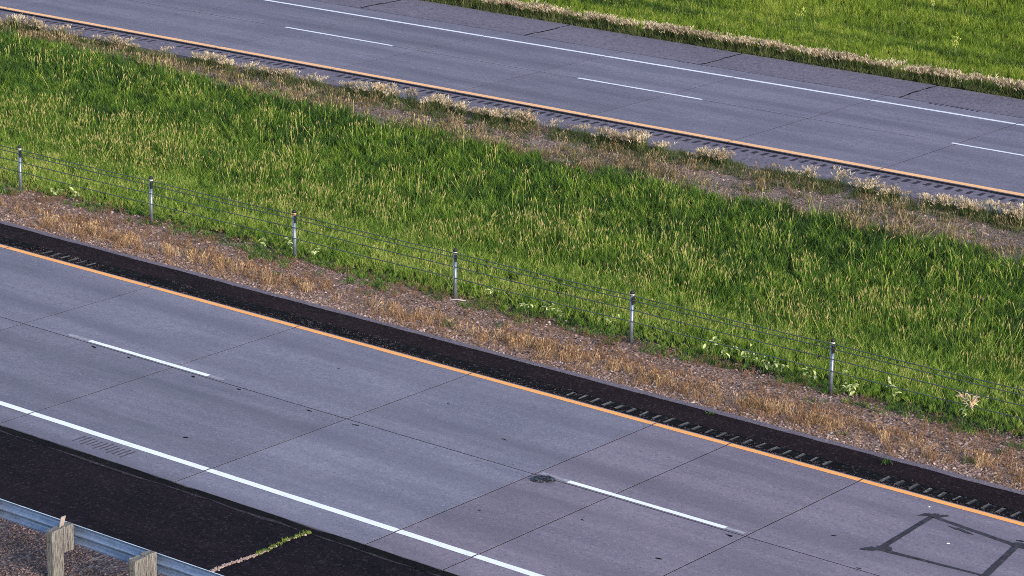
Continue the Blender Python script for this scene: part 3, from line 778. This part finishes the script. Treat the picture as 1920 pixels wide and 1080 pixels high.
# ------------------------------------------------------------------ cable barrier
POSTS = [(-55.9, 7.40), (-51.41, 7.40), (-46.96, 7.45), (-42.49, 7.54), (-37.82, 7.55), (-33.15, 7.56), (-28.33, 7.55), (-23.6, 7.55)]
bar = tag(empty('cable_barrier', (-51.41, 7.4, -.11)), 'galvanised post and four wire cable barrier along the median grass', 'cable barrier')
def bp(o): o.parent = bar; o.matrix_parent_inverse = Matrix.Translation(bar.location).inverted(); return o
CH = (1.02, .925, .72, .475)
tops = []
post0 = None
for i, (x, y) in enumerate(POSTS):
    z = float(ground_z(x, y)); 
    if post0 is None:
        b = MB(); b.tube([(0, 0, -.3), (0, 0, .99)], .041, 14); post0 = b.build('post', M_galv, None, True)
        b = MB(); b.tube([(0, 0, 1.045), (0, 0, 1.09), (0, 0, 1.115)], [.047, .045, .028], 14); cap = b.build('cap', M_black, None, True)
        b = MB(); b.tube([(0, 0, .99), (0, 0, 1.045)], .0445, 14); band = b.build('reflective_band', M_band, None, True)
        b = MB(); b.box((.030, -.050, .83), (.052, .014, .985)); slot = b.build('cable_slot', M_black)
        b = MB()
        b.tube([(0, -.046, .70), (0, -.060, .72), (0, -.046, .74)], .006, 5); hook = b.build('cable_hook', M_galv)
        hook2 = hook.copy(); link(hook2); hook2.location = (0, 0, -.245)
        p = post0; subs = [cap, band, slot, hook, hook2]
        for s_ in subs: s_.parent = p
    else:
        p = post0.copy(); link(p)
        for s_ in subs:
            c = s_.copy(); link(c); c.parent = p
            if i == 3 and s_ is band:
                c.data = band.data.copy(); c.data.materials[0] = M_amber
                c['label'] = 'amber reflective band'
    bp(p); p.location = (x, y, z); p.rotation_euler = (random.uniform(-.008, .008), random.uniform(-.008, .008), random.uniform(-.3, .3))
    tops.append((x, y, z))
for k, h in enumerate(CH):
    pts = []
    for i, (x, y, z) in enumerate(tops):
        sy = -.052 if k % 2 else -.048
        pts.append((x, y+sy, z+h))
        if i < len(tops)-1:
            x2, y2, z2 = tops[i+1]
            for t in (.25, .5, .75): pts.append((x+(x2-x)*t, y+sy+(y2-y)*t, z+h+(z2-z)*t-.012*4*t*(1-t)))
    b = MB(); b.tube([(-75, 7.5, tops[0][2]+h)]+pts+[(-5, 7.5, tops[-1][2]+h)], .0105, 6)
    bp(b.build('cable', M_cable, None, True))

# ------------------------------------------------------------------ guardrail
gr = tag(empty('guardrail', (-32.4, -8.4, -.05)), 'steel guardrail on weathered timber posts beside the black shoulder', 'guardrail')
def gp(o, parent=None):
    o.parent = parent or gr
    if parent is None: o.matrix_parent_inverse = Matrix.Translation(gr.location).inverted()
    return o
prof = [(-.000, .780), (.004, .776), (.012, .768), (.070, .728), (.083, .712), (.083, .690), (.070, .672), (.012, .640), (.000, .626), (.000, .606), (.012, .592), (.070, .560), (.083, .544), (.083, .522), (.070, .504), (.012, .466), (.0, .456)]
def rail():
    YB = -8.30; n = len(prof); v = []; f = []
    xr_ = np.arange(-75, 6, 1.905)
    for x in xr_:
        for (d, z) in prof: v.append((x, YB+.008*(x+32)+d*1.0, z-.005))
    for x in xr_:
        for (d, z) in prof: v.append((x, YB+.008*(x+32)+d-.0045, z-.005+(.004 if z > .62 else -.004)*(abs(z-.618) > .15)))
    m = len(xr_)
    for i in range(m-1):
        for k in range(n-1):
            a = i*n+k; f.append((a, a+1, a+n+1, a+n)); a += m*n; f.append((a, a+n, a+n+1, a+1))
        for k in (0, n-1): a = i*n+k; c = m*n+a; f.append((a, a+n, c+n, c))
    o = gp(mesh_obj('rail', v, f, M_rail, None, True))
    b = MB(); b.tube([(x, YB+.008*(x+32)+.001, .776) for x in xr_], .0075, 6); b.build('rolled_edge_glint', M_lip, o)  # lip tube added to carry the painted sky glint
rail()
def timber(x0, x1, y0, y1, z0, z1, seed):
    """slightly chamfered sawn timber with an uneven, split top"""
    r = np.random.default_rng(seed); c = .010; v = []
    ring = [(x0+c, y0), (x1-c, y0), (x1, y0+c), (x1, y1-c), (x1-c, y1), (x0+c, y1), (x0, y1-c), (x0, y0+c)]
    for z in (z0, (z0+z1)*.5, z1-.012):
        for (x, y) in ring: v.append((x+r.normal(0, .002), y+r.normal(0, .002), z))
    for (x, y) in ring:
        cx, cy = (x0+x1)/2, (y0+y1)/2; v.append((cx+(x-cx)*.93, cy+(y-cy)*.93, z1+r.normal(0, .004)))
    v.append(((x0+x1)/2, (y0+y1)/2, z1-.004)); f = []
    for a in range(3):
        for k in range(8): f.append((a*8+k, a*8+(k+1) % 8, a*8+8+(k+1) % 8, a*8+8+k))
    f += [(24+k, 24+(k+1) % 8, 32) for k in range(8)]
    return v, f
for i, x in enumerate((-34.31, -32.43, -30.56, -28.69)):
    yb = -8.305+.008*(x+32); pe = None
    v, f = timber(-.075, .075, -.235, -.0, -.75, .835, 10+i)
    p = mesh_obj('post', v, f, M_wood); gp(p); p.location = (x, yb-.235, -.05)
    v, f = timber(-.070, .070, .014, .233, .415, .845+.004*i, 30+i)
    bk = mesh_obj('blockout', v, f, M_wood); gp(bk, p)
    b = MB()
    for zc in (.66,): b.tube([(0.02, -.236, zc), (0.02, -.252, zc)], .016, 8)
    gp(b.build('bolt', M_bolt), p)
    if i == 1:
        b = MB(); rt = Matrix.Rotation(.28, 3, 'Y'); b.box((-.006, -.02, .80), (.006, .075, 1.03), rt, Vector((0, 0, .84)))
        o = b.build('delineator_plate', M_plate); gp(o, p)

# ------------------------------------------------------------------ single plants and small things
def sink(x, y): return float(ground_z(x, y))
def weed_tuft(i, x, y, h, w, tint, label, n=34):
    r = np.random.default_rng(1000+i)
    v, f, bv = blades(r, n, h, w, .014, .75, 3, .4)
    o = mesh_obj('weed_tuft', v, f, M_weed); set_attr(o.data, 'bv', 'FLOAT', 'POINT', bv)
    o['tint'] = float(tint); o.location = (x, y, sink(x, y)-.005 if y > 5 or y < 3 else -.010)
    return tag(o, label, 'weed', 'green tufts along the median gravel')
TU = [(-48.49,7.19,.22,.22,.6,'bright green tuft on the gravel midway between the first and second barrier posts'),
 (-47.31,7.09,.14,.20,.3,'low dull green tuft just left of the second barrier post'),
 (-45.81,7.10,.18,.20,.45,'green tuft at the gravel edge shortly right of the second barrier post'),
 (-45.07,7.23,.22,.26,.55,'leafy green tuft at the grass edge, left one of a touching pair'),
 (-44.51,7.30,.20,.24,.4,'dark green tuft at the grass edge, right one of a touching pair'),
 (-44.31,6.18,.16,.20,.62,'olive tuft out on the dry gravel below the touching green pair'),
 (-43.63,7.13,.26,.22,.72,'yellowish upright tuft at the grass edge left of the amber banded post'),
 (-43.23,6.11,.14,.16,.58,'small olive tuft among dry stalks below the yellowish upright tuft'),
 (-41.67,6.11,.15,.17,.55,'olive tuft on gravel below and left of the amber banded post'),
 (-40.96,6.03,.12,.10,.5,'tiny green sprout on open gravel right below the amber banded post'),
 (-39.23,6.38,.14,.18,.3,'dark green tuft alone on the gravel between the third and fourth posts'),
 (-37.98,7.15,.26,.15,.5,'green tuft touching the foot of the fourth barrier post'),
 (-36.50,5.76,.30,.14,.62,'upright leafy green weed among tan tufts next to the black shoulder'),
 (-35.74,6.51,.13,.16,.5,'low olive weed on the gravel right of the upright leafy weed'),
 (-33.39,7.05,.18,.13,.45,'small green tuft on gravel just left of the fifth barrier post'),
 (-32.75,7.65,.42,.24,.6,'tall spiky green tuft directly right of the fifth barrier post'),
 (-26.78,7.70,.22,.26,.55,'low green tuft on the gravel edge right of the last barrier post'),
 (-24.84,7.62,.50,.30,.65,'largest bushy green tuft at the right end of the grass edge'),
 (-23.91,7.08,.22,.18,.4,'green tuft on the gravel at the right border of the picture'),
 (-24.19,5.73,.16,.16,.5,'bright green tuft in rusty dry grass near the black shoulder at far right'),
 (-26.77,5.50,.08,.12,.6,'flat green sprout close to the pale pavement edge'),
 (-24.06,6.64,.12,.16,.55,'low olive tuft on gravel near the right border'),
 (-28.18,6.76,.16,.24,.6,'olive tuft on the gravel in front of the last barrier post'),
 (-28.84,5.75,.14,.18,.66,'yellow olive tuft on gravel below and left of the last barrier post'),
 (-25.22,4.62,.12,.13,.35,'dark weed growing through the black shoulder near its pale edge'),
 (-29.18,4.72,.07,.08,.55,'tiny weed at the pale edge of the black shoulder')]
for i, t in enumerate(TU): weed_tuft(i, *t)

lv, lf = [], []
for i in range(6):
    t = i/5; w = .030*math.sin(math.pi*min(1, t*.92+.08))**.7; lv += [(t*.15, -w, .05*math.sin(t*2.4)-.03*t+.012), (t*.15, 0, .05*math.sin(t*2.4)-.03*t), (t*.15, w, .05*math.sin(t*2.4)-.03*t+.012)]
for i in range(5):
    for k in range(2): lf.append((3*i+k, 3*i+3+k, 3*i+4+k, 3*i+1+k))
leaf0 = mesh_obj('leaf', lv, lf, M_pale, None, True); leaf_used = False
def pale_weed(i, x, y, h, n, label, plume=False):
    global leaf_used
    r = np.random.default_rng(2000+i); t = tag(empty('leafy_weed', (x, y, sink(x, y))), label, 'weed', 'pale leaved weeds along the cable barrier')
    b = MB(); tips = []
    for s_ in range(3 if n > 8 else 2):
        a = r.random()*6.28; d = .10+.12*r.random(); top = Vector((d*math.cos(a), d*math.sin(a), h*(.75+.3*r.random())))
        b.tube([(0, 0, -.03), top*.5+Vector((0, 0, .04)), top], [.008, .006, .004], 5); tips.append(top)
    b.build('stem', M_pstem, t)
    for k in range(n):
        o = leaf0 if not leaf_used else leaf0.copy()
        if leaf_used: link(o)
        leaf_used = True
        o.parent = t; q = tips[k % len(tips)]; f_ = .45+.55*r.random()
        o.location = q*f_+Vector((0, 0, .03)); o.rotation_euler = (r.normal(0, .35), r.normal(.15, .35), r.random()*6.28)
        s_ = .5+.55*r.random(); o.scale = (s_, s_, s_)
    if plume:
        b = MB()
        for k in range(46):
            q = tips[k % len(tips)]; a = r.random()*6.28; e = q+Vector((.22*r.random()*math.cos(a), .22*r.random()*math.sin(a), .02+.14*r.random()))
            b.tube([q*.92, q.lerp(e, .5)+Vector((0, 0, .03)), e], [.003, .010, .004], 4)
        b.build('plume', M_plume, t)
PA = [(-50.21,7.58,.22,11,'pale leafy weed on the grass edge right of the first post, left of two'),
 (-49.80,7.80,.22,9,'pale leafy weed on the grass edge right of the first post, right of two'),
 (-42.10,7.75,.30,12,'pale leafy weed standing right against the amber banded post'),
 (-43.46,7.55,.24,7,'sparse pale weed left of the amber banded post'),
 (-42.80,7.95,.34,7,'pale weed half hidden in grass behind the amber banded post'),
 (-35.85,7.70,.28,10,'pale leafy weed left of the fifth post, leftmost of a row of three'),
 (-35.45,7.80,.30,10,'pale leafy weed left of the fifth post, middle of a row of three'),
 (-35.08,7.85,.30,11,'pale leafy weed left of the fifth post, rightmost of a row of three'),
 (-37.30,8.2,.26,6,'few pale leaves in the grass just right of the fourth post'),
 (-34.0,8.2,.30,9,'pale leafy weed close on the left of the fifth post'),
 (-31.44,8.05,.40,10,'pale weed with leaning leaves, leftmost of the long row before the last post'),
 (-30.95,7.95,.36,12,'pale leafy weed second from left in the long row before the last post'),
 (-30.50,7.95,.34,12,'pale leafy weed in the middle of the long row before the last post'),
 (-30.10,7.95,.30,12,'pale leafy weed second from right in the long row before the last post'),
 (-29.70,8.0,.28,10,'pale leafy weed rightmost in the long row before the last post'),
 (-28.95,7.95,.26,7,'sparse pale weed immediately left of the last barrier post'),
 (-28.02,7.85,.34,12,'pale leafy weed immediately right of the last barrier post'),
 (-27.80,7.55,.22,7,'low pale weed on gravel at the right foot of the last barrier post'),
 (-27.1,7.9,.46,11,'tall pale weed at the grass edge right of the last barrier post')]
for i, t in enumerate(PA): pale_weed(i, t[0], t[1]-.12, t[2]*1.12, t[3]+2, t[4])
pale_weed(60, -25.35, 7.45, .62, 9, 'tall weed with straw coloured plumes at the grass edge on the right', True)

# black lump beside the lane stripe
def lump():
    r = np.random.default_rng(4); n = 18; v = []; f = []
    prof_ = [(1., 0.), (.96, .014), (.85, .034), (.68, .030), (.50, .022), (.28, .027)]
    for (q, z) in prof_:
        for k in range(n):
            a = 2*math.pi*k/n; w = 1+.10*(r.random()-.5)
            v.append((.225*q*w*math.cos(a), .150*q*w*math.sin(a), z*(.6+.8*r.random()) if z else 0))
    v.append((0, 0, .024))
    for i in range(len(prof_)-1):
        for k in range(n): f.append((i*n+k, i*n+(k+1) % n, (i+1)*n+(k+1) % n, (i+1)*n+k))
    m = (len(prof_)-1)*n; f += [(m+k, m+(k+1) % n, m+n) for k in range(n)]
    b = NB('mottled_black_lump'); q = b.noise(24, 4, .7); b.color(b.ramp(q, [(.42, (.006, .006, .008)), (.56, (.035, .033, .042)), (.66, (.16, .16, .20))])); b.set(Roughness=.45); b.bump(q, .9, .02)
    o = mesh_obj('tar_lump', v, f, b.m, None, True); o.location = (-29.30, -.13, .001); o.rotation_euler = (0, 0, .68)
    tag(o, 'oval black mottled lump lying on the concrete beside the lane stripe', 'debris')
lump()
b = MB(); b.tube([(-.17, 0, .02), (-.02, .012, .035), (.17, -.01, .02)], [.014, .016, .010], 7)
o = b.build('stick', M_stick, None, True); o.location = (-37.62, 7.40, sink(-37.62, 7.4)); o.rotation_euler = (0, 0, .55); tag(o, 'short bleached stick on the gravel at the foot of the fourth barrier post', 'stick')
for (x, y, s_, lb) in ((-23.49, 3.21, .016, 'tiny round white scrap on the concrete near the yellow line'), (-22.36, 1.95, .028, 'small white chip lying inside the sealed loop square')):
    o = blot('litter_scrap', 0, 0, s_, s_*.6, 0, M_litter, None, int(abs(x)*10), 8, .012, .7, .2); o.location = (x, y, .002); tag(o, lb, 'litter')
# flowering weeds standing out of the far field
for i, (x, y, lb) in enumerate(((-49.16, 45.85, 'tall yellow green weed high in the far field'), (-51.0, 40.5, 'yellow green weed in the far field nearer the shoulder, left of the others'), (-44.8, 39.9, 'small yellow topped weed in the far field near the right border'))):
    t = tag(empty('field_weed', (x, y, sink(x, y))), lb, 'weed', 'taller weeds in the far field'); r = np.random.default_rng(70+i); b = MB(); d = MB()
    for k in range(5):
        a = r.random()*6.28; e = Vector((.16*math.cos(a), .16*math.sin(a), .62+.2*r.random())); b.tube([(0, 0, 0), e*.5+Vector((0, 0, .05)), e], [.009, .008, .005], 4)
        for q in range(5):
            c = e*(.6+.45*r.random())+Vector((r.normal(0, .03), r.normal(0, .03), 0)); d.tube([c, c+Vector((r.normal(0, .04), r.normal(0, .04), .05))], [.018, .006], 5)
    b.build('stem', M_pstem, t); d.build('flower', simple('yellow_flower', (.42, .44, .08), .7), t)

# shoulder for the eye outside the frame is the same ground sheet; nothing else is needed
scene.cycles.use_denoising = False
scene.cycles.filter_width = 0.95
scene.cycles.max_bounces = 6
scene.cycles.transparent_max_bounces = 8
scene.render.film_transparent = False
